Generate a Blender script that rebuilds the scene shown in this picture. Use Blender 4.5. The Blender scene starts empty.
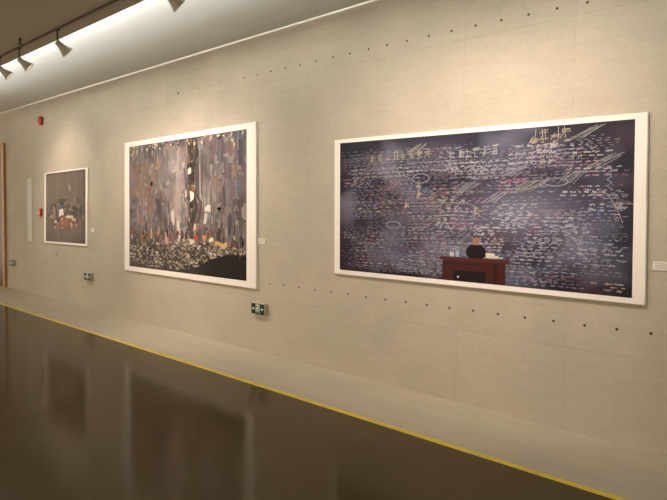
import bpy, bmesh, math, random
from mathutils import Vector, Matrix, noise

scn = bpy.context.scene
COL = scn.collection
R = math.radians

# ---------------------------------------------------------------- camera
cd = bpy.data.cameras.new('camera')
cd.sensor_width = 36.0
cd.lens = 638.0 * 36.0 / 667.0
cd.clip_start, cd.clip_end = 0.05, 100
cam = bpy.data.objects.new('camera', cd)
COL.objects.link(cam)
rt = Vector((0.70796976, 0.70609857, 0.01427002))
up = Vector((-0.04801669, 0.02796548, 0.99845497))
fw = Vector((-0.70460855, 0.70756113, -0.05370323))
m3 = Matrix((rt, up, -fw)).transposed()
cam.matrix_world = Matrix.Translation((0, 0, 1.64)) @ m3.to_4x4()
scn.camera = cam

# ---------------------------------------------------------------- world, exposure
w = bpy.data.worlds.new('gallery_air')
scn.world = w
w.use_nodes = True
bg = w.node_tree.nodes['Background']
bg.inputs['Color'].default_value = (1.0, 0.82, 0.60, 1)
bg.inputs['Strength'].default_value = 1.5
scn.view_settings.view_transform = 'Standard'
scn.view_settings.look = 'None'
scn.view_settings.gamma = 1.0
scn.view_settings.use_curve_mapping = False
scn.view_settings.exposure = 0.10

SPOT_W = 110.0            # power of one track spot
SPOT_COL = (1.0, 0.80, 0.645)
COVE_W = 116.0            # fluorescent strip hidden in the ceiling cove
COVE_COL = (0.97, 1.0, 0.96)

# main planes
WY = 4.75                # gallery wall
HC = 3.747               # upper ceiling
HS = 3.55                # dropped ceiling
SE = 2.925               # edge of the dropped ceiling
TY = 2.735               # lighting track
XL, XR = -19.0, 1.2      # built length of the wall
YB = -3.2

# cove strip: tubes lying behind the edge of the dropped ceiling
def cove_light(x0, x1, power):
    ld = bpy.data.lights.new('cove_lamp', 'AREA')
    ld.shape = 'RECTANGLE'; ld.size = x1 - x0; ld.size_y = 0.05
    ld.energy = power * (x1 - x0); ld.color = COVE_COL
    o = bpy.data.objects.new('cove_lamp', ld); COL.objects.link(o)
    o.location = ((x0 + x1) / 2, 2.55, 3.640)
    o.rotation_euler = (R(180 - 20), 0, 0)      # shines up and towards the wall
    return o
cove_light(-13.0, 1.0, COVE_W)

# ---------------------------------------------------------------- helpers
def lin(c):
    return tuple(((v / 255) / 12.92 if v / 255 <= 0.04045 else ((v / 255 + 0.055) / 1.055) ** 2.4) for v in c)

def mat(name, col, rough=0.6, metal=0.0, var=0.0, scale=8.0, spec=0.5, emit=None):
    m = bpy.data.materials.new(name); m.use_nodes = True
    nt = m.node_tree; b = nt.nodes['Principled BSDF']
    b.inputs['Roughness'].default_value = rough
    b.inputs['Metallic'].default_value = metal
    b.inputs['Specular IOR Level'].default_value = spec
    c = (*col, 1)
    tc = nt.nodes.new('ShaderNodeTexCoord')
    nz = nt.nodes.new('ShaderNodeTexNoise'); nz.inputs['Scale'].default_value = scale
    nz.inputs['Detail'].default_value = 4
    nt.links.new(tc.outputs['Object'], nz.inputs['Vector'])
    mx = nt.nodes.new('ShaderNodeMix'); mx.data_type = 'RGBA'
    mx.inputs[6].default_value = tuple(v * (1 - var) for v in col) + (1,)
    mx.inputs[7].default_value = tuple(min(1, v * (1 + var)) for v in col) + (1,)
    nt.links.new(nz.outputs['Fac'], mx.inputs[0])
    nt.links.new(mx.outputs[2], b.inputs['Base Color'])
    if emit:
        b.inputs['Emission Color'].default_value = (*emit[0], 1)
        b.inputs['Emission Strength'].default_value = emit[1]
    return m

def mesh_obj(name, verts, faces, m, parent=None, loc=(0, 0, 0), smooth=False):
    me = bpy.data.meshes.new(name); me.from_pydata(verts, [], faces); me.update()
    bm = bmesh.new(); bm.from_mesh(me); bmesh.ops.recalc_face_normals(bm, faces=bm.faces); bm.to_mesh(me); bm.free()
    if smooth:
        for p in me.polygons: p.use_smooth = True
    o = bpy.data.objects.new(name, me); COL.objects.link(o)
    if m: me.materials.append(m)
    o.location = loc
    if parent: o.parent = parent
    return o

def bm_obj(name, bm, m, parent=None, loc=(0, 0, 0), smooth=False):
    bmesh.ops.recalc_face_normals(bm, faces=bm.faces)
    me = bpy.data.meshes.new(name); bm.to_mesh(me); bm.free()
    if smooth:
        for p in me.polygons: p.use_smooth = True
    o = bpy.data.objects.new(name, me); COL.objects.link(o)
    if m: me.materials.append(m)
    o.location = loc
    if parent: o.parent = parent
    return o

def add_box(bm, x0, x1, y0, y1, z0, z1, bevel=0.0):
    r = bmesh.ops.create_cube(bm, size=1.0)
    vs = r['verts']
    for v in vs:
        v.co = Vector((x0 + (v.co.x + .5) * (x1 - x0), y0 + (v.co.y + .5) * (y1 - y0), z0 + (v.co.z + .5) * (z1 - z0)))
    if bevel:
        es = list({e for v in vs for e in v.link_edges})
        bmesh.ops.bevel(bm, geom=es, offset=bevel, segments=2, affect='EDGES', profile=0.5)

def box(name, x0, x1, y0, y1, z0, z1, m, parent=None, loc=(0, 0, 0), bevel=0.0):
    bm = bmesh.new(); add_box(bm, x0, x1, y0, y1, z0, z1, bevel)
    return bm_obj(name, bm, m, parent, loc)

def add_lathe(bm, prof, origin, axis, seg=24, cap=True):
    """prof: list of (distance along axis, radius)"""
    ax = Vector(axis).normalized(); q = ax.to_track_quat('Z', 'Y')
    rings = []
    for d, r in prof:
        rings.append([bm.verts.new(Vector(origin) + q @ Vector((r * math.cos(2 * math.pi * k / seg), r * math.sin(2 * math.pi * k / seg), d))) for k in range(seg)])
    for a, b in zip(rings, rings[1:]):
        for k in range(seg):
            bm.faces.new((a[k], a[(k + 1) % seg], b[(k + 1) % seg], b[k]))
    if cap:
        bm.faces.new(rings[0]); bm.faces.new(rings[-1])

def empty(name, loc):
    o = bpy.data.objects.new(name, None); COL.objects.link(o); o.location = loc; o.empty_display_size = 0.1
    return o

def tag(o, label, cat, group=None):
    o['label'] = label; o['category'] = cat
    if group: o['group'] = group
    return o

def struct(o):
    o['kind'] = 'structure'; return o

def copy_tree(o, parent=None):
    c = o.copy(); COL.objects.link(c)
    if parent: c.parent = parent
    for ch in list(o.children): copy_tree(ch, c)
    return c

# ---------------------------------------------------------------- surfaces
def wall_material():
    m = bpy.data.materials.new('fair_faced_concrete'); m.use_nodes = True
    nt = m.node_tree; N = nt.nodes; L = nt.links; b = N['Principled BSDF']
    b.inputs['Roughness'].default_value = 0.75
    b.inputs['Specular IOR Level'].default_value = 0.25
    tc = N.new('ShaderNodeTexCoord'); sp = N.new('ShaderNodeSeparateXYZ'); L.new(tc.outputs['Object'], sp.inputs[0])
    def math_(op, a, bb=None, c=None):
        n = N.new('ShaderNodeMath'); n.operation = op
        for i, v in enumerate((a, bb, c)):
            if v is None: continue
            if isinstance(v, (int, float)): n.inputs[i].default_value = v
            else: L.new(v, n.inputs[i])
        return n.outputs[0]
    X, Z = sp.outputs['X'], sp.outputs['Z']
    P = 0.988
    xs = math_('DIVIDE', math_('ADD', X, 5.145 + 20 * P), P)
    fx = math_('FRACT', xs); cx = math_('FLOOR', xs)
    ex = math_('MULTIPLY', math_('MINIMUM', fx, math_('SUBTRACT', 1.0, fx)), P)
    seamx = math_('LESS_THAN', ex, 0.004)
    zs = math_('DIVIDE', math_('ADD', Z, 1.885), 2.53)        # lifts: seams at 0.645 and 3.175
    fz = math_('FRACT', zs); cz = math_('FLOOR', zs)
    ez = math_('MULTIPLY', math_('MINIMUM', fz, math_('SUBTRACT', 1.0, fz)), 2.53)
    seamz = math_('LESS_THAN', ez, 0.005)
    seam = math_('MAXIMUM', math_('MULTIPLY', seamx, 0.45), math_('MULTIPLY', seamz, 0.45))
    cb = N.new('ShaderNodeCombineXYZ'); L.new(cx, cb.inputs[0]); L.new(cz, cb.inputs[1])
    wn = N.new('ShaderNodeTexWhiteNoise'); wn.noise_dimensions = '3D'; L.new(cb.outputs[0], wn.inputs['Vector'])
    n1 = N.new('ShaderNodeTexNoise'); n1.inputs['Scale'].default_value = 1.6; n1.inputs['Detail'].default_value = 5; L.new(tc.outputs['Object'], n1.inputs['Vector'])
    n2 = N.new('ShaderNodeTexNoise'); n2.inputs['Scale'].default_value = 38; n2.inputs['Detail'].default_value = 4; L.new(tc.outputs['Object'], n2.inputs['Vector'])
    mp = N.new('ShaderNodeMapping'); mp.inputs['Scale'].default_value = (1.2, 1, 9); L.new(tc.outputs['Object'], mp.inputs['Vector'])
    n3 = N.new('ShaderNodeTexNoise'); n3.inputs['Scale'].default_value = 2.5; n3.inputs['Detail'].default_value = 6; L.new(mp.outputs[0], n3.inputs['Vector'])
    v = math_('MULTIPLY_ADD', math_('SUBTRACT', n1.outputs['Fac'], .5), .22, 1.0)
    v = math_('MULTIPLY_ADD', math_('SUBTRACT', n2.outputs['Fac'], .5), .18, v)
    v = math_('MULTIPLY_ADD', math_('SUBTRACT', n3.outputs['Fac'], .5), .16, v)
    v = math_('MULTIPLY_ADD', math_('SUBTRACT', wn.outputs['Value'], .5), .05, v)
    v = math_('SUBTRACT', v, math_('MULTIPLY', seam, .17))
    hs = N.new('ShaderNodeMix'); hs.data_type = 'RGBA'
    hs.inputs[6].default_value = (0.455, 0.425, 0.355, 1); hs.inputs[7].default_value = (0.505, 0.440, 0.370, 1)
    L.new(n1.outputs['Fac'], hs.inputs[0])
    mul = N.new('ShaderNodeVectorMath'); mul.operation = 'SCALE'
    L.new(hs.outputs[2], mul.inputs[0]); L.new(v, mul.inputs['Scale'])
    L.new(mul.outputs[0], b.inputs['Base Color'])
    bp = N.new('ShaderNodeBump'); bp.inputs['Strength'].default_value = 0.12; bp.inputs['Distance'].default_value = 0.004
    L.new(n2.outputs['Fac'], bp.inputs['Height']); L.new(bp.outputs[0], b.inputs['Normal'])
    return m

def stone_material(name, c0, c1, rough, scale, stretch=(1, 1, 1), spec=0.5, bump=0.0, rvar=0.0):
    m = bpy.data.materials.new(name); m.use_nodes = True
    nt = m.node_tree; N = nt.nodes; L = nt.links; b = N['Principled BSDF']
    b.inputs['Roughness'].default_value = rough; b.inputs['Specular IOR Level'].default_value = spec
    tc = N.new('ShaderNodeTexCoord'); mp = N.new('ShaderNodeMapping'); mp.inputs['Scale'].default_value = stretch
    L.new(tc.outputs['Object'], mp.inputs['Vector'])
    nz = N.new('ShaderNodeTexNoise'); nz.inputs['Scale'].default_value = scale; nz.inputs['Detail'].default_value = 7; nz.inputs['Distortion'].default_value = 0.0
    L.new(mp.outputs[0], nz.inputs['Vector'])
    cr = N.new('ShaderNodeValToRGB'); cr.color_ramp.elements[0].position = .32; cr.color_ramp.elements[1].position = .68
    cr.color_ramp.elements[0].color = (*c0, 1); cr.color_ramp.elements[1].color = (*c1, 1)
    L.new(nz.outputs['Fac'], cr.inputs[0]); L.new(cr.outputs[0], b.inputs['Base Color'])
    if rvar:
        mr = N.new('ShaderNodeMapRange'); mr.inputs['To Min'].default_value = rough - rvar; mr.inputs['To Max'].default_value = rough + rvar
        L.new(nz.outputs['Fac'], mr.inputs['Value']); L.new(mr.outputs[0], b.inputs['Roughness'])
    if bump:
        bp = N.new('ShaderNodeBump'); bp.inputs['Strength'].default_value = bump; bp.inputs['Distance'].default_value = 0.004
        L.new(nz.outputs['Fac'], bp.inputs['Height']); L.new(bp.outputs[0], b.inputs['Normal'])
    return m

M_WALL = wall_material()
M_FLOOR = stone_material('dark_polished_stone', (0.075, 0.0520, 0.0205), (0.088, 0.0620, 0.0250), 0.13, 1.3, (1, 1, 1), 0.09, 0.0, 0.02)
M_STRIP = stone_material('pale_stone', (0.475, 0.425, 0.345), (0.53, 0.47, 0.375), 0.6, 1.8, (1.0, 2.2, 1), 0.3, 0.05)
M_CEIL = mat('ceiling_paint', (0.62, 0.61, 0.57), 0.9, var=0.02, scale=2, spec=0.1)
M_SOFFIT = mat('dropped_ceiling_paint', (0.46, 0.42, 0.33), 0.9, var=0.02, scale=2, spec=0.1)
M_TRIM = mat('ceiling_bead_paint', (0.72, 0.69, 0.60), 0.7, var=0.02)
M_TAPE = mat('yellow_tape', (0.80, 0.60, 0.030), 0.5, var=0.10, scale=5)
M_HOLE = mat('dark_plug', (0.035, 0.025, 0.018), 0.8, var=0.2)
M_FILL = mat('filled_plug', (0.23, 0.20, 0.15), 0.9, var=0.2)
M_WHITE = mat('white_mount_board', (0.90, 0.86, 0.83), 0.55, var=0.015, scale=3, spec=0.3)
M_CARD = mat('white_card', (0.80, 0.77, 0.72), 0.6, var=0.02)
M_INK = mat('grey_print_ink', (0.30, 0.29, 0.27), 0.7, var=0.05)
M_GREYMET = mat('grey_metal', (0.44, 0.41, 0.34), 0.45, metal=0.0, var=0.05)
M_SPOT = mat('spot_enamel', (0.40, 0.37, 0.30), 0.5, var=0.05)
M_SPOTIN = mat('reflector', (0.85, 0.83, 0.78), 0.3, var=0.02)
M_TRACK = mat('track_black', (0.045, 0.036, 0.025), 0.5, var=0.05)
M_LENS = mat('lit_lamp_glass', (0.9, 0.9, 0.85), 0.3, emit=((1.0, 0.93, 0.78), 9.0))
M_TUBE = mat('tube_glass', (0.9, 0.9, 0.88), 0.3, emit=((1.0, 0.97, 0.88), 3.0))
M_RED = mat('red_plastic', (0.46, 0.035, 0.022), 0.35, var=0.06)
M_REDDK = mat('dark_red_plastic', (0.16, 0.018, 0.014), 0.4, var=0.06)
M_GREEN = mat('sign_green', (0.007, 0.040, 0.017), 0.4, var=0.05, spec=0.15)
M_PICTO = mat('sign_white', (0.72, 0.78, 0.70), 0.5, var=0.02)
M_WOOD = mat('orange_brown_wood', (0.40, 0.185, 0.055), 0.45, var=0.25, scale=9)
M_DOOR = mat('dark_red_wood', (0.050, 0.010, 0.006), 0.4, var=0.25, scale=6)
M_VINYL = mat('pale_panel', (0.56, 0.55, 0.50), 0.5, var=0.02)

# ---------------------------------------------------------------- the setting
wall = struct(box('wall_back', XL, XR, WY, WY + 0.15, 0, HC + 0.15, M_WALL))
struct(box('floor', XL, XR, YB, 3.785, -0.1, 0.0, M_FLOOR))
struct(box('floor_border', XL, XR, 3.785, WY, -0.1, 0.0, M_STRIP))
struct(box('ceiling', XL, XR, 2.0, WY, HC, HC + 0.12, M_CEIL))
bm = bmesh.new()
add_box(bm, XL, XR, YB, SE, HS, HS + 0.04)
add_box(bm, XL, XR, SE - 0.03, SE, HS + 0.04, HS + 0.110)      # upstand that hides the tubes
struct(bm_obj('ceiling_soffit', bm, M_SOFFIT))
struct(box('added_wall_right', XR, XR + 0.15, YB, WY, 0, HC + 0.15, M_WALL))  # unseen wall, added to block ambient light and darken the right end
struct(box('trim_1', XL, XR, WY - 0.012, WY, HC - 0.014, HC, M_TRIM))

# door in the far part of the wall
door = struct(box('door_1', -16.25, -14.775, WY - 0.015, WY, 0.0, 2.90, M_DOOR))
bm = bmesh.new()
add_box(bm, -14.775, -14.645, WY - 0.05, WY, 0.0, 3.09, 0.006)
add_box(bm, -16.46, -16.25, WY - 0.05, WY, 0.0, 3.09, 0.006)
add_box(bm, -16.25, -14.775, WY - 0.05, WY, 2.90, 3.09, 0.006)
bm_obj('door_frame', bm, M_WOOD, door)

# tie holes of the formwork: two rows of small plugged holes (parts of the wall)
BOT = [(-5.77, 0.833), (-5.528, 0.834), (-5.268, 0.837), (-5.01, 0.830), (-4.76, 0.835), (-4.51, 0.834), (-4.261, 0.829), (-4.007, 0.829), (-3.754, 0.832), (-3.507, 0.831), (-3.259, 0.832), (-3.013, 0.836), (-2.771, 0.836), (-2.526, 0.836), (-2.281, 0.839), (-2.033, 0.837), (-1.794, 0.84), (-1.557, 0.842)]
TOP = [(-6.292, 3.285), (-6.037, 3.285), (-5.788, 3.29), (-5.531, 3.289), (-5.29, 3.286), (-5.033, 3.288), (-4.779, 3.286), (-4.536, 3.284), (-4.282, 3.284), (-4.044, 3.283), (-3.803, 3.279), (-3.552, 3.277), (-3.306, 3.275), (-3.062, 3.273), (-2.817, 3.269), (-2.573, 3.264), (-2.335, 3.26), (-2.098, 3.254)]
FAINT = [(-8.264 - k * 0.25, 3.285) for k in range(0, 14)] + [(-8.002, 3.275), (-7.515, 3.278), (-7.282, 3.285), (-7.033, 3.287), (-6.788, 3.287), (-6.542, 3.287), (-9.55, 0.84), (-9.80, 0.835), (-10.3, 0.836)]
def plug(x, z, r, m):
    bm = bmesh.new()
    add_lathe(bm, [(0, r), (0.0015, r * 0.9), (0.0025, r * 0.5)], (0, 0, 0), (0, -1, 0), 12)
    return bm_obj('tie_hole', bm, m, wall, (x, WY, z))
p0 = plug(BOT[0][0], BOT[0][1], 0.011, M_HOLE)
f0 = plug(FAINT[0][0], FAINT[0][1], 0.010, M_FILL)
f0['label'] = 'pale filled tie hole'
for x, z in BOT[1:] + TOP:
    c = p0.copy(); COL.objects.link(c); c.parent = wall; c.location = (x, WY, z)
for x, z in FAINT[1:]:
    c = f0.copy(); COL.objects.link(c); c.parent = wall; c.location = (x, WY, z)
for x, z in [(-7.786, 3.287), (-11.98, 0.838)]:
    c = p0.copy(); COL.objects.link(c); c.parent = wall; c.location = (x, WY, z); c.scale = (1.7, 1.0, 1.7)
    c['label'] = 'larger dark open tie hole'

# yellow tape
t = box('floor_tape', XL, XR, 3.772, 3.827, 0.0, 0.0015, M_TAPE)
tag(t, 'yellow tape line stuck along the edge of the dark polished floor', 'tape')

# ---------------------------------------------------------------- framed prints
FY = WY - 0.03
class Sheet:
    """faces with their own pigment, laid out in the unit square of one print"""
    def __init__(s, corners, cx, cz):
        s.c = [Vector((x - cx, z - cz)) for x, z in corners]      # TL TR BR BL
        s.V, s.F, s.C = [], [], []
        a = (s.c[1] - s.c[0]).length; b = (s.c[3] - s.c[0]).length
        s.w, s.h = a, b
    def p(s, u, v, d=0.0):
        tl, tr, br, bl = s.c
        q = (tl * (1 - u) + tr * u) * v + (bl * (1 - u) + br * u) * (1 - v)
        return (q.x, -d, q.y)
    def grid(s, nu, nv, fn, d=0.001):
        o = len(s.V)
        for j in range(nv + 1):
            for i in range(nu + 1):
                u, v = i / nu, j / nv
                s.V.append(s.p(u, v, d)); s.C.append(fn(u, v))
        for j in range(nv):
            for i in range(nu):
                a = o + j * (nu + 1) + i
                s.F.append((a, a + 1, a + nu + 2, a + nu + 1))
    def poly(s, pts, col, d):
        pts = [(min(.998, max(.002, u)), min(.998, max(.002, v))) for u, v in pts]
        s.n = getattr(s, 'n', 0) + 1; d += (s.n % 190) * 1.5e-6     # sheets of pigment never coincide
        o = len(s.V)
        for u, v in pts: s.V.append(s.p(u, v, d)); s.C.append(col)
        s.F.append(tuple(range(o, o + len(pts))))
    def line(s, pts, wd, col, d):
        """ribbon of width wd metres along uv points"""
        for (u0, v0), (u1, v1) in zip(pts, pts[1:]):
            dx, dy = (u1 - u0) * s.w, (v1 - v0) * s.h
            l = math.hypot(dx, dy)
            if l < 1e-6: continue
            nx, ny = -dy / l * wd / 2 / s.w, dx / l * wd / 2 / s.h
            ex, ey = dx / l * wd * .3 / s.w, dy / l * wd * .3 / s.h
            s.poly([(u0 + nx - ex, v0 + ny - ey), (u0 - nx - ex, v0 - ny - ey), (u1 - nx + ex, v1 - ny + ey), (u1 + nx + ex, v1 + ny + ey)], col, d)
    def rect(s, u, v, du, dv, col, d, a=0.0):
        ca, sa = math.cos(a), math.sin(a)
        s.poly([(u + (x * du * ca * s.w - y * dv * sa * s.h) / s.w, v + (x * du * sa * s.w + y * dv * ca * s.h) / s.h) for x, y in ((-.5, -.5), (.5, -.5), (.5, .5), (-.5, .5))], col, d)
    def scrap(s, u, v, du, dv, col, d, a=0.0, j=.32):
        ca, sa = math.cos(a), math.sin(a); pts = []
        for x, y in ((-.5, -.5), (.0, -.55), (.5, -.5), (.5, .5), (.0, .55), (-.5, .5)):
            x += rng.uniform(-j, j); y += rng.uniform(-j, j)
            pts.append((u + (x * du * ca * s.w - y * dv * sa * s.h) / s.w, v + (x * du * sa * s.w + y * dv * ca * s.h) / s.h))
        s.poly(pts, col, d)
    def disc(s, u, v, ru, rv, col, d, n=14):
        s.poly([(u + ru * math.cos(2 * math.pi * k / n), v + rv * math.sin(2 * math.pi * k / n)) for k in range(n)], col, d)
    def build(s, name, m, parent):
        me = bpy.data.meshes.new(name); me.from_pydata(s.V, [], s.F); me.update()
        at = me.color_attributes.new('pigment', 'FLOAT_COLOR', 'POINT')
        flat = []
        for c in s.C: flat += [c[0], c[1], c[2], 1.0]
        at.data.foreach_set('color', flat)
        me.materials.append(m)
        # all faces look into the room
        bm = bmesh.new(); bm.from_mesh(me)
        for f in bm.faces:
            f.normal_update()
            if f.normal.y > 0: f.normal_flip()
        bm.to_mesh(me); bm.free()
        o = bpy.data.objects.new(name, me); COL.objects.link(o); o.parent = parent
        return o

def print_material(name, rough, spec):
    m = bpy.data.materials.new(name); m.use_nodes = True
    nt = m.node_tree; b = nt.nodes['Principled BSDF']
    a = nt.nodes.new('ShaderNodeVertexColor'); a.layer_name = 'pigment'
    tc = nt.nodes.new('ShaderNodeTexCoord'); nz = nt.nodes.new('ShaderNodeTexNoise'); nz.inputs['Scale'].default_value = 60
    nt.links.new(tc.outputs['Object'], nz.inputs['Vector'])
    mr = nt.nodes.new('ShaderNodeMapRange'); mr.inputs['To Min'].default_value = .8; mr.inputs['To Max'].default_value = 1.2
    nt.links.new(nz.outputs['Fac'], mr.inputs['Value'])
    sc = nt.nodes.new('ShaderNodeVectorMath'); sc.operation = 'SCALE'
    nt.links.new(a.outputs['Color'], sc.inputs[0]); nt.links.new(mr.outputs[0], sc.inputs['Scale'])
    nt.links.new(sc.outputs[0], b.inputs['Base Color'])
    b.inputs['Roughness'].default_value = rough; b.inputs['Specular IOR Level'].default_value = spec
    return m
M_PRINT = print_material('photographic_print', 0.42, 0.15)

def framed(name_label, outer, inner):
    cx = sum(p[0] for p in outer) / 4; cz = sum(p[1] for p in outer) / 4
    root = empty('framed_photograph', (cx, FY, cz))
    tag(root, name_label, 'picture', None)
    # board with softened edges
    oc = [(x - cx, z - cz) for x, z in outer]
    V = []; b = 0.004
    ctr = (0, 0)
    def inset(p): return (p[0] - math.copysign(b, p[0]), p[1] - math.copysign(b, p[1]))
    V += [(x, 0.03, z) for x, z in oc]
    V += [(x, b, z) for x, z in oc]
    V += [(inset(p)[0], 0.0, inset(p)[1]) for p in oc]
    Fc = [(0, 1, 2, 3), (8, 9, 10, 11)]
    for k in range(4):
        n = (k + 1) % 4
        Fc += [(k, n, 4 + n, 4 + k), (4 + k, 4 + n, 8 + n, 8 + k)]
    mesh_obj('white_mount', V, Fc, M_WHITE, root)
    return root, Sheet(inner, cx, cz)

def nz(x, y, s=0.0): return noise.noise(Vector((x, y, s)))
def mixc(a, b, t):
    t = max(0, min(1, t)); return tuple(p * (1 - t) + q * t for p, q in zip(a, b))
def smooth(a, b, x):
    t = max(0, min(1, (x - a) / (b - a))); return t * t * (3 - 2 * t)

# ---- the long dark print on the right: a slate board full of chalk scribble
rng = random.Random(7)
root, S = framed('long dark slate print covered with chalk scribbles in a white border', 
    [(-4.71, 2.422), (-1.628, 2.393), (-1.595, 1.039), (-4.688, 1.036)],
    [(-4.625, 2.384), (-1.711, 2.352), (-1.685, 1.083), (-4.604, 1.083)])
def slate(u, v):
    c = lin((40, 39, 54))
    c = mixc(c, lin((30, 27, 36)), smooth(.28, .0, v) * .75)
    c = mixc(c, lin((34, 30, 38)), smooth(.06, .0, u) * .8)
    haze = max(0, nz(u * 5, v * 3, 2.0) + .6 * nz(u * 11, v * 7, 5.1)) * 1.0
    haze += .85 * math.exp(-((u - .70) / .17) ** 2 - ((v - .47) / .17) ** 2)
    haze += .30 * math.exp(-((u - .36) / .16) ** 2 - ((v - .88) / .10) ** 2)
    haze += .35 * math.exp(-((u - .33) / .10) ** 2 - ((v - .43) / .12) ** 2)
    c = mixc(c, lin((132, 134, 162)), haze * .72)
    c = mixc(c, lin((92, 62, 78)), max(0, nz(u * 6 + 9, v * 5, 8.0)) * .55)
    return c
S.grid(170, 80, slate)
CH = [lin((204, 204, 212)), lin((184, 186, 206)), lin((160, 168, 204)), lin((204, 198, 166)), lin((188, 124, 144)), lin((198, 156, 172)), lin((136, 146, 186))]
WT = [28, 22, 16, 9, 11, 7, 12]
lay = [0]
def dep():
    lay[0] = (lay[0] + 1) % 100
    return 0.0014 + lay[0] * 6e-6
def scribble_row(u0, u1, v, h, slope, col, wd, gap=.55):
    """a row of loose chalk squiggles; not letters of any script"""
    u = u0
    while u < u1:
        wl = rng.uniform(1.2, 4.0) * h * S.h / S.w           # a run of squiggle, then a gap
        n = max(3, int(wl / (h * S.h / S.w) * 4.6))
        pts = []
        for k in range(n):
            uu = u + wl * k / (n - 1) + rng.uniform(-.1, .1) * wl / n
            vv = v + slope * (uu - u0) + rng.uniform(-.5, .5) * h * rng.choice((.5, .9, 1.2))
            pts.append((uu, vv))
        S.line(pts, wd, col, dep())
        u += wl + rng.uniform(.3, 1.0) * gap * h
def glyph(u, v, h, col, wd):
    """a block of crossing chalk bars"""
    a = h * S.h / S.w
    for k in range(rng.randint(3, 4)):
        vv = v + rng.uniform(-.5, .5) * h
        S.line([(u - a * rng.uniform(.25, .45), vv), (u + a * rng.uniform(.25, .45), vv + rng.uniform(0, .12) * h)], wd, col, .00232)
    for k in range(rng.randint(1, 2)):
        uu = u + rng.uniform(-.35, .35) * a
        S.line([(uu, v + .5 * h), (uu + rng.uniform(-.12, .12) * a, v - .5 * h)], wd, col, .00232)
    if rng.random() < .6:
        S.line([(u - .1 * a, v), (u + rng.choice((-1, 1)) * .45 * a, v - .5 * h)], wd, col, .00232)
# faint under layer, then many small blocks of rows, each with its own slant and chalk
def blocks(n, lo, hi, hmin, hmax, wmin, wmax, left):
    for k in range(n):
        u = rng.uniform(.01, .97); v = rng.uniform(.03, .93)
        if left and u > .5 and rng.random() < .5: u -= .45
        ln = rng.uniform(.04, .15); u1 = min(.985, u + ln)
        if u1 - u < .02: continue
        if u > .90 and v > .62 and rng.random() < .6: continue
        h = rng.uniform(hmin, hmax); rows = rng.randint(1, 5); sl = rng.choice((0, .03, .06, .10, .16)) * rng.uniform(-.2, 1)
        col = rng.choices(CH, WT)[0]; f = rng.uniform(lo, hi) * (.75 if u < .4 else 1.0)
        for q in range(rows):
            vv = v - q * h * 1.7
            if vv < .02: break
            a = u + rng.uniform(-.01, .01); a = max(.008, a)
            scribble_row(a, min(.985, a + (u1 - u) * rng.uniform(.6, 1.0)), vv, h * .8, sl, mixc(slate(u, v), col, f), rng.uniform(wmin, wmax), 2.2)
blocks(330, .12, .32, .008, .013, .003, .005, True)
blocks(170, .22, .50, .009, .015, .003, .0046, True)
blocks(150, .50, .88, .011, .019, .0034, .0054, False)
# large pale blocks of bars along the top
for a, b, n, vv, h, c in ((.14, .40, 8, .865, .062, CH[3]), (.46, .63, 6, .86, .06, CH[0]), (.725, .84, 4, .945, .075, CH[3]), (.74, .80, 3, .86, .05, CH[0])):
    for k in range(n):
        glyph(a + (b - a) * (k + .5) / n + rng.uniform(-.004, .004), vv + .02 * k / n, h * rng.uniform(.85, 1.1), mixc(slate(a, vv), c, .55), .0055)
for a, b, vv in ((.46, .66, .80), (.30, .47, .815), (.06, .3, .78), (.66, .8, .84)):
    for k in range(3):
        scribble_row(a, b, vv - k * .028, .019, .02, mixc(slate(a, vv), CH[k % 2], .7), .005)
# struck through patches and rings
for cu, cv, ru, rv in ((.355, .705, .033, .035), (.245, .37, .03, .025), (.80, .66, .035, .025)):
    for q in (1.0, .92):
        S.line([(cu + ru * q * math.cos(2 * math.pi * k / 20), cv + rv * q * math.sin(2 * math.pi * k / 20)) for k in range(21)], .006, mixc(slate(cu, cv), CH[1], .42), .00232)
for cu, cv, n, l in ((.70, .62, 9, .06), (.83, .67, 7, .04), (.22, .64, 8, .05), (.66, .72, 8, .05), (.86, .93, 6, .06), (.9, .76, 6, .07), (.32, .90, 7, .05), (.60, .55, 7, .05), (.5, .62, 8, .05)):
    c = mixc(slate(cu, cv), rng.choices(CH, WT)[0], .42)
    for k in range(n):
        q = cu + (k - n / 2) * .007
        S.line([(q, cv - .015 + rng.uniform(-.01, .01)), (q + l * rng.uniform(.7, 1.1), cv + .05 + rng.uniform(-.01, .01))], .0045, c, .00232)
# one long wavy line near the right edge
S.line([(.935 + .012 * (k % 2) , .74 - k * .018) for k in range(8)], .005, mixc(slate(.93, .7), CH[2], .65), .00232)
S.line([(.90 + .075 * t / 9, .58 + .04 * math.sin(t / 9 * 3.1) - .16 * (t / 9) ** 2) for t in range(10)], .005, mixc(slate(.9, .5), CH[0], .5), .00232)
for cu, cv in ((.345, .66), (.30, .52), (.35, .60), (.56, .47)):
    glyph(cu, cv, .05, mixc(slate(cu, cv), CH[3], .6), .006)
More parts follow.
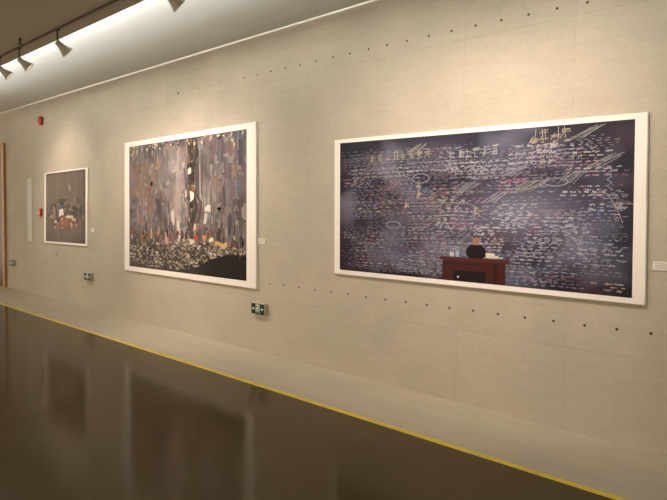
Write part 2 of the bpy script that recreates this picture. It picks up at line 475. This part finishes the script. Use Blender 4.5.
# plain red brown block with a dark rounded shape and a few pale patches
br = lin((66, 29, 27)); brd = lin((46, 20, 20)); dk = lin((26, 20, 24))
u0, u1 = .430, .665
S.rect(.5475, .152, .235, .022, lin((78, 38, 34)), .0026)
S.poly([(.440, .005), (.655, .005), (.655, .142), (.440, .142)], br, .0025)
S.poly([(.480, .005), (.592, .005), (.592, .075), (.480, .075)], dk, .0027)
S.rect(.535, .118, .19, .006, brd, .0027); S.rect(.622, .07, .012, .13, brd, .0027)
S.disc(.558, .205, .034, .055, dk, .0024, 18)
S.rect(.558, .275, .024, .045, lin((150, 112, 94)), .0027)
for cu, cv, du, dv, c in ((.474, .182, .014, .03, (190, 190, 196)), (.494, .188, .013, .042, (150, 168, 200)), (.470, .215, .008, .03, (110, 140, 170)), (.612, .180, .042, .018, (206, 198, 184)), (.606, .196, .03, .014, (216, 206, 190)), (.640, .176, .01, .012, (190, 184, 170))):
    S.rect(cu, cv, du, dv, lin(c), .0029)
S.rect(.497, .03, .006, .014, lin((190, 190, 190)), .0030)
S.build('print', M_PRINT, root)

# ---- the square print in the middle: pale wall of streaks over a strip of rubble
rng = random.Random(21)
root, S = framed('large square print of streaked grey surface above pale rubble in a white border',
    [(-9.273, 2.711), (-6.024, 2.736), (-5.996, 0.753), (-9.287, 0.749)],
    [(-9.118, 2.639), (-6.199, 2.663), (-6.182, 0.834), (-9.122, 0.823)])
def streak(u, v):
    c = lin((106, 103, 110))
    s = nz(u * 26, v * 1.2, 1.0) * .9 + nz(u * 60, v * 2.5, 3.0) * .5
    c = mixc(c, lin((154, 145, 144)), max(0, s) * .75)
    c = mixc(c, lin((58, 53, 58)), max(0, -s) * .95)
    c = mixc(c, lin((78, 80, 94)), smooth(.62, 1.0, u) * smooth(.25, .9, v) * .75)
    c = mixc(c, lin((74, 76, 88)), smooth(.80, 1.0, v) * .35)
    c = mixc(c, lin((184, 172, 168)), .55 * math.exp(-((u - .47) / .08) ** 2) * smooth(.1, .4, v) * smooth(1.05, .75, v))
    c = mixc(c, lin((150, 120, 108)), max(0, nz(u * 9, v * 4, 9.0)) * .5)
    c = mixc(c, lin((46, 46, 56)), .85 * math.exp(-((u - .30) / .035) ** 2 - ((v - .49) / .07) ** 2))
    c = mixc(c, lin((56, 52, 54)), .7 * math.exp(-((u - .95) / .06) ** 2 - ((v - .42) / .16) ** 2))
    c = mixc(c, lin((52, 46, 46)), .6 * math.exp(-((u - .15) / .15) ** 2 - ((v - .24) / .06) ** 2))
    c = mixc(c, lin((70, 62, 60)), .8 * math.exp(-((u - .595) / .03) ** 2) * smooth(.2, .4, v))
    c = mixc(c, lin((112, 98, 62)), .45 * math.exp(-((u - .17) / .07) ** 2 - ((v - .74) / .14) ** 2))
    c = mixc(c, lin((136, 92, 92)), .40 * math.exp(-((u - .20) / .10) ** 2 - ((v - .52) / .08) ** 2))
    b = nz(u * 7 + 3, v * 5, 12.0) + .6 * nz(u * 15, v * 9, 14.0)
    c = mixc(c, lin((52, 47, 50)), max(0, b - .02) * 1.0)
    c = mixc(c, lin((48, 42, 42)), smooth(.24, .16, v) * .8)
    c = mixc(c, lin((16, 13, 14)), smooth(.14, .06, v - .10 * smooth(.55, .95, u)) * smooth(.35, .8, u))
    return c
S.grid(180, 100, streak)
lay[0] = 0
PC = [((150, 84, 88), 12), ((160, 128, 70), 8), ((122, 118, 62), 8), ((100, 108, 132), 12), ((84, 78, 86), 16), ((176, 164, 160), 26), ((120, 70, 60), 7), ((60, 54, 60), 12), ((196, 186, 178), 12)]
for k in range(520):                                        # paper scraps pasted on the streaks
    u = rng.random(); v = .2 + .8 * rng.random()
    c = lin(rng.choices([p[0] for p in PC], [p[1] for p in PC])[0])
    S.scrap(u, v, rng.uniform(.008, .034), rng.uniform(.015, .07), mixc(streak(u, v), c, rng.uniform(.15, .5)), dep(), rng.uniform(-.12, .12))
for k in range(120):                                        # long vertical drips
    u = rng.random(); v = rng.uniform(.3, .9); l = rng.uniform(.08, .35)
    c = lin(rng.choice([(196, 184, 178), (80, 72, 74), (170, 156, 152), (120, 82, 70), (70, 66, 74)]))
    S.scrap(u, v, rng.uniform(.002, .007), l, mixc(streak(u, v), c, rng.uniform(.3, .8)), dep(), rng.uniform(-.03, .03))
# warm scraps near the upper left, dark band left and right of the middle
for k in range(70):
    u = rng.gauss(.16, .09); v = rng.gauss(.72, .14)
    S.scrap(u, v, rng.uniform(.01, .03), rng.uniform(.02, .08), mixc(streak(u, v), lin(rng.choice([(140, 120, 60), (150, 90, 80), (128, 104, 66), (160, 110, 96)])), .5), dep())
for pts, wd, c in (([(.56, 1.0), (.575, .9), (.60, .82), (.585, .72), (.60, .6), (.63, .5), (.61, .4), (.585, .3), (.59, .2)], .075, (66, 58, 56)),
                   ([(.62, .98), (.64, .88), (.60, .8), (.595, .7)], .05, (48, 42, 42)),
                   ([(.53, .78), (.545, .66), (.56, .55)], .03, (84, 74, 70)),
                   ([(.62, .60), (.67, .52), (.655, .42), (.625, .36)], .035, (74, 66, 64)),
                   ([(.285, .55), (.292, .50), (.30, .45)], .075, (66, 62, 68)),
                   ([(.385, .54), (.392, .50), (.395, .45)], .025, (52, 47, 50)),
                   ([(.16, .42), (.175, .30)], .03, (70, 62, 62)), ([(.84, .62), (.85, .5)], .04, (74, 70, 76)), ([(.955, .93), (.958, .85), (.955, .78)], .07, (70, 70, 82))):
    S.line(pts, wd, lin(c), .0024)
for k in range(90):                                        # ragged dark and pale bits down the middle
    v = rng.uniform(.25, .98); u = .59 + rng.gauss(0, .022)
    S.scrap(u, v, rng.uniform(.008, .022), rng.uniform(.015, .05), lin(rng.choice([(36, 30, 30), (44, 38, 38), (58, 50, 48), (80, 72, 68), (150, 140, 132), (84, 76, 72), (110, 88, 66)])), .0025 + k * 2e-6, rng.uniform(-.8, .8))
for u, v, du, dv, c in ((.588, .565, .04, .055, (226, 220, 214)), (.715, .475, .035, .045, (206, 200, 198)), (.575, .76, .024, .035, (214, 206, 196)), (.545, .60, .015, .05, (190, 180, 176)), (.60, .625, .035, .04, (128, 92, 58)), (.70, .40, .02, .06, (196, 190, 188)),
                        (.43, .42, .02, .10, (196, 186, 178)), (.48, .30, .02, .12, (204, 196, 190)), (.37, .26, .02, .08, (180, 150, 150)), (.30, .30, .02, .07, (150, 120, 120)), (.62, .35, .02, .05, (200, 176, 160)), (.885, .36, .03, .10, (68, 68, 78)), (.92, .30, .03, .10, (76, 70, 78))):
    S.scrap(u, v, du, dv, lin(c), .0029, rng.uniform(-.2, .2))
for k in range(60):                                        # specks hanging along the top
    u = rng.random(); v = 1 - abs(rng.gauss(0, .03)) - .006 - (.06 * (.25 - u) / .25 * rng.random() if u < .25 else 0)
    S.scrap(u, v, rng.uniform(.008, .016), rng.uniform(.010, .022), lin(rng.choice([(214, 200, 170), (190, 176, 150), (56, 52, 40), (120, 110, 70), (44, 42, 40)])), .0027 + k * 2e-6, rng.uniform(-.6, .6))
for k in range(150):                                        # dark figures of clutter behind the rubble
    u = rng.random(); v = rng.uniform(.17, .30)
    S.scrap(u, v, rng.uniform(.006, .02), rng.uniform(.02, .06), lin(rng.choice([(40, 34, 34), (70, 56, 50), (110, 56, 44), (96, 84, 78), (176, 164, 152), (138, 96, 50), (60, 54, 58)])), .0028 + k * 1.5e-6, rng.uniform(-.3, .3))
for k in range(950):                                       # rubble
    u = rng.random()
    top = .20 - .02 * math.cos(u * 6) + (.015 if u > .6 else 0)
    low = .02 if u < .5 else .02 + .15 * smooth(.5, .9, u)
    v = rng.uniform(low, top + .012)
    c = rng.choices([(172, 162, 148), (146, 136, 124), (112, 102, 94), (206, 196, 182), (78, 68, 62), (48, 42, 38), (140, 108, 60)], [16, 24, 24, 6, 20, 18, 3])[0]
    S.scrap(u, v, rng.uniform(.008, .022), rng.uniform(.006, .015), lin(c), .0031 + k * 3e-7, rng.uniform(-.5, .5))
for u, v, c in ((.80, .235, (206, 160, 90)), (.84, .225, (200, 176, 110)), (.70, .275, (196, 140, 60)), (.62, .27, (170, 70, 44)), (.60, .24, (200, 190, 180)), (.75, .255, (220, 206, 180))):
    S.scrap(u, v, .035, .028, lin(c), .0036, rng.uniform(-.5, .5))
S.build('print', M_PRINT, root)

# ---- the small print on the left: brown room with a cluster of bright bits
rng = random.Random(5)
root, S = framed('brown print with a bright cluster low in its middle, leftmost white bordered picture',
    [(-12.444, 2.368), (-10.579, 2.392), (-10.619, 1.057), (-12.503, 1.05)],
    [(-12.372, 2.347), (-10.657, 2.37), (-10.677, 1.097), (-12.404, 1.082)])
def brown(u, v):
    c = lin((97, 84, 75))
    c = mixc(c, lin((132, 114, 98)), max(0, nz(u * 14, v * 1.5, 4.0)) * .7)
    c = mixc(c, lin((80, 66, 58)), max(0, -nz(u * 8, v * 2, 6.0)) * .8)
    r = math.hypot((u - .5) / .62, (v - .32) / .36)
    c = mixc(c, lin((84, 70, 60)), smooth(.55, .9, r) * smooth(.62, .4, v) * .7)
    c = mixc(c, lin((56, 46, 40)), smooth(.85, 1.25, r) * smooth(.5, .25, v))
    c = mixc(c, lin((52, 42, 42)), smooth(.90, 1.0, u) * .6)
    c = mixc(c, lin((60, 50, 46)), smooth(.94, 1.0, v) * .5)
    return c
S.grid(90, 80, brown)
for k in range(130):
    u = rng.gauss(.5, .22); v = rng.gauss(.42, .08) - .02
    S.scrap(u, v, rng.uniform(.02, .06), rng.uniform(.02, .06), lin(rng.choice([(44, 36, 36), (62, 52, 48), (86, 74, 66), (130, 114, 100), (54, 48, 56)])), .0015 + k * 4e-6, rng.uniform(-.5, .5))
for k in range(90):
    u = rng.gauss(.5, .16); v = rng.gauss(.28, .05)
    S.scrap(u, v, rng.uniform(.02, .05), rng.uniform(.015, .035), lin(rng.choice([(170, 150, 134), (150, 66, 56), (176, 120, 70), (120, 60, 50), (200, 184, 170), (90, 70, 60), (128, 84, 60)])), .0020 + k * 4e-6, rng.uniform(-.6, .6))
for u, v, du, dv, c in ((.42, .55, .13, .05, (36, 30, 34)), (.46, .60, .18, .025, (44, 38, 38)), (.41, .49, .07, .07, (74, 84, 118)), (.425, .425, .10, .09, (224, 214, 204)), (.60, .37, .14, .04, (210, 196, 184)), (.72, .34, .10, .035, (196, 180, 166)),
                        (.24, .52, .13, .05, (54, 46, 46)), (.22, .43, .05, .16, (136, 120, 110)), (.30, .42, .05, .12, (70, 60, 60)), (.40, .30, .05, .13, (160, 60, 56)), (.56, .27, .11, .10, (140, 96, 60)), (.56, .20, .10, .05, (120, 76, 50)), (.78, .42, .10, .12, (62, 54, 52)), (.88, .44, .08, .16, (48, 42, 42)), (.90, .36, .06, .08, (84, 72, 66)),
                        (.62, .76, .05, .10, (146, 128, 112))):
    S.scrap(u, v, du, dv, lin(c), .0028, rng.uniform(-.1, .1))
S.build('print', M_PRINT, root)

# ---------------------------------------------------------------- small things on the wall
def caption(x0, x1, z0, z1, label):
    r = empty('caption_card', ((x0 + x1) / 2, WY, (z0 + z1) / 2))
    w2, h2 = (x1 - x0) / 2, (z1 - z0) / 2
    box('card', -w2, w2, -0.008, 0, -h2, h2, M_CARD, r, bevel=0.001)
    bm = bmesh.new()
    for k in range(4):
        z = h2 * (.55 - .36 * k); add_box(bm, -w2 * .8, w2 * (.7 - .25 * (k % 2)), -0.0086, -0.008, z - .0018, z + .0018)
    bm_obj('printed_lines', bm, M_INK, r)
    return tag(r, label, 'label', 'caption cards beside the pictures')
caption(-1.562, -1.405, 1.292, 1.352, 'white caption card to the right of the long dark chalk scribble print')
caption(-6.003, -5.862, 1.297, 1.360, 'white caption card to the right of the large square streaked print')
caption(-10.52, -10.40, 1.310, 1.372, 'small white caption card to the right of the leftmost brown print')

# tall pale text panel
r = empty('text_panel', (-13.29, WY, 1.670))
box('panel', -.120, .120, -.006, 0, -.625, .625, M_VINYL, r, bevel=.001)
bm = bmesh.new(); rng = random.Random(3)
for k in range(44):
    z = .56 - k * .0245
    if k in (4, 5, 20, 34): continue
    add_box(bm, -.100, rng.uniform(.05, .1), -.0066, -.006, z - .003, z + .003)
bm_obj('printed_lines', bm, mat('pale_grey_ink', (0.46, 0.46, 0.44), 0.7), r)
tag(r, 'tall narrow pale text panel on the wall left of the brown print', 'sign')

# red call point and red alarm sounder
r = empty('fire_call_point', (-12.69, WY, 1.625))
bm = bmesh.new(); add_box(bm, -.055, .055, -.055, 0, -.075, .075, .008); bm_obj('housing', bm, M_RED, r)
box('glass_pane', -.035, .035, -.057, -.0545, -.03, .035, mat('call_point_glass', (0.62, 0.36, 0.28), 0.2), r)
tag(r, 'red square fire call point between the text panel and the brown print', 'fire alarm')
r = empty('alarm_sounder', (-12.62, WY, 3.363))
bm = bmesh.new(); add_lathe(bm, [(0, .085), (.03, .085), (.036, .078)], (0, 0, 0), (0, -1, 0), 28); bm_obj('base', bm, M_REDDK, r)
bm = bmesh.new(); add_lathe(bm, [(.036, .078), (.05, .074), (.068, .062), (.080, .042), (.085, .015)], (0, 0, 0), (0, -1, 0), 28); bm_obj('dome', bm, M_RED, r, smooth=True)
tag(r, 'red round alarm sounder high on the wall above the brown print', 'fire alarm')

# low exit signs
def exit_sign(x, z, label):
    r = empty('exit_sign', (x, WY, z))
    w2, h2, d = .120, .061, .050
    bm = bmesh.new(); add_box(bm, -w2 - .006, w2 + .006, -d, 0, -h2 - .005, h2 + .008, .004)
    bm_obj('housing', bm, M_GREYMET, r)
    fc = box('green_face', -w2, w2, -d - .0015, -d + .0005, -h2, h2, M_GREEN, r)
    y = -d - .0022
    V, F = [], []
    def poly(pts):
        o = len(V); V.extend([(px, y, pz) for px, pz in pts]); F.append(tuple(range(o, o + len(pts))))
    def stroke(pts, wd):
        for (a, b), (c, e) in zip(pts, pts[1:]):
            l = math.hypot(c - a, e - b); nx, nz_ = -(e - b) / l * wd / 2, (c - a) / l * wd / 2
            poly([(a + nx, b + nz_), (a - nx, b - nz_), (c - nx, e - nz_), (c + nx, e + nz_)])
    # doorway outline
    stroke([(-.030, -.048), (-.030, .048), (.032, .048), (.032, -.048)], .010)
    # running figure
    poly([(.004 + .0105 * math.cos(k * math.pi / 6), .031 + .0105 * math.sin(k * math.pi / 6)) for k in range(12)])
    stroke([(.002, .020), (-.004, -.008)], .017)
    stroke([(-.003, -.006), (-.017, -.020), (-.010, -.042)], .009)
    stroke([(-.002, -.006), (.012, -.018), (.022, -.038)], .009)
    stroke([(.002, .016), (.018, .008), (.024, .018)], .007)
    stroke([(.000, .016), (-.016, .012), (-.018, -.002)], .007)
    # arrows, one on each side
    for s in (-1, 1):
        stroke([(s * .052, 0), (s * .085, 0)], .010)
        poly([(s * .105, 0), (s * .080, .020), (s * .080, -.020)])
    mesh_obj('pictogram', V, F, M_PICTO, fc)
    return tag(r, label, 'sign', 'low exit signs')
exit_sign(-5.935, .523, 'green running man exit sign low on the wall by the square streaked print')
exit_sign(-10.57, .546, 'green exit sign low on the wall between the square print and the brown print')
exit_sign(-14.25, .550, 'green exit sign low on the wall beside the wooden door frame')

# ---------------------------------------------------------------- dropped ceiling: track, spots, sprinkler
tr = empty('lighting_track', (-8.9, TY, HS))
box('rail', -9.9, 9.9, -.011, .011, -.014, 0, M_TRACK, tr, bevel=.002)
bm = bmesh.new()
for a in (-.0055, .0055): add_box(bm, -9.9, 9.9, a - .002, a + .002, -.0152, -.0135)
bm_obj('contact_groove', bm, mat('groove_copper', (0.09, 0.06, 0.035), 0.5), tr)
tag(tr, 'dark thin lighting track fixed along the dropped ceiling', 'lighting track')

PIV = 0.145                                                # pivot below the dropped ceiling
def make_spot(x, aim, label):
    r = empty('track_spotlight', (x, TY, HS - .014))
    bm = bmesh.new(); add_box(bm, -.035, .035, -.012, .012, -.018, 0, .003); bm_obj('adapter', bm, M_TRACK, r)
    bm = bmesh.new(); add_lathe(bm, [(0, .008), (PIV - .05, .008)], (0, 0, -.018), (0, 0, -1), 12); bm_obj('stem', bm, M_TRACK, r)
    hd = Vector((aim[0] - x, aim[1] - TY, aim[2] - (HS - PIV))).normalized()
    o = Vector((0, 0, -PIV + .014))
    bm = bmesh.new(); add_lathe(bm, [(-.014, .012), (-.012, .026), (.0, .029), (.03, .031), (.06, .037), (.10, .051), (.132, .065), (.140, .067), (.140, .062), (.128, .058), (.09, .043), (.08, .030)], o, hd, 28)
    sh = bm_obj('shade', bm, M_SPOT, r, smooth=True)
    bm = bmesh.new(); add_lathe(bm, [(.116, .052), (.118, .0515), (.120, .03)], o, hd, 28); bm_obj('lamp_glass', bm, M_LENS, r)
    tag(r, label, 'spotlight', 'spotlights on the track')
    ld = bpy.data.lights.new('spot_lamp', 'SPOT'); ld.energy = SPOT_W * aim[3]; ld.color = SPOT_COL
    ld.spot_size = R(aim[4]); ld.spot_blend = 1.0; ld.shadow_soft_size = .04
    lo = bpy.data.objects.new('spot_lamp', ld); COL.objects.link(lo); lo.parent = r
    lo.location = o + hd * .16
    lo.rotation_euler = hd.to_track_quat('-Z', 'Y').to_euler()
    return r
# (x on the track, aim point on the wall, power factor, beam angle)
make_spot(-6.83, (-6.75, WY, 1.65, 0.85, 90), 'grey flared track spotlight, hanging alone to the right of the close pair')
make_spot(-7.93, (-7.10, WY, 1.60, 0.9, 90), 'grey flared track spotlight, right one of the close pair at far left')
make_spot(-8.60, (-7.80, WY, 1.60, 0.9, 90), 'grey flared track spotlight, leftmost one of the close pair at the image edge')
make_spot(-4.66, (-3.90, WY, 1.60, 0.50, 90), 'grey track spotlight cut off by the top of the picture')
make_spot(-3.15, (-3.25, WY, 1.85, 1.10, 88), 'grey track spotlight beyond the frame aimed at the middle of the long dark print')
make_spot(-2.20, (-2.35, WY, 2.05, 1.15, 80), 'grey track spotlight beyond the frame aimed at the right end of the long dark print')
make_spot(-9.60, (-9.00, WY, 1.70, 0.7, 90), 'grey track spotlight beyond the frame aimed at the left end of the square print')
make_spot(-11.5, (-11.5, WY, 1.95, 1.2, 80), 'grey track spotlight beyond the frame aimed at the brown print')

r = empty('ceiling_sprinkler', (-7.487, 2.592, HS))
bm = bmesh.new(); add_lathe(bm, [(0, .036), (.006, .036), (.010, .022)], (0, 0, 0), (0, 0, -1), 20); bm_obj('escutcheon', bm, M_GREYMET, r)
bm = bmesh.new(); add_lathe(bm, [(.008, .013), (.045, .013), (.05, .007), (.075, .007)], (0, 0, 0), (0, 0, -1), 14); bm_obj('body', bm, M_TRACK, r)
bm = bmesh.new(); add_lathe(bm, [(.075, .030), (.079, .030)], (0, 0, 0), (0, 0, -1), 20); bm_obj('deflector', bm, M_TRACK, r)
tag(r, 'small dark sprinkler head hanging from the dropped ceiling', 'sprinkler')
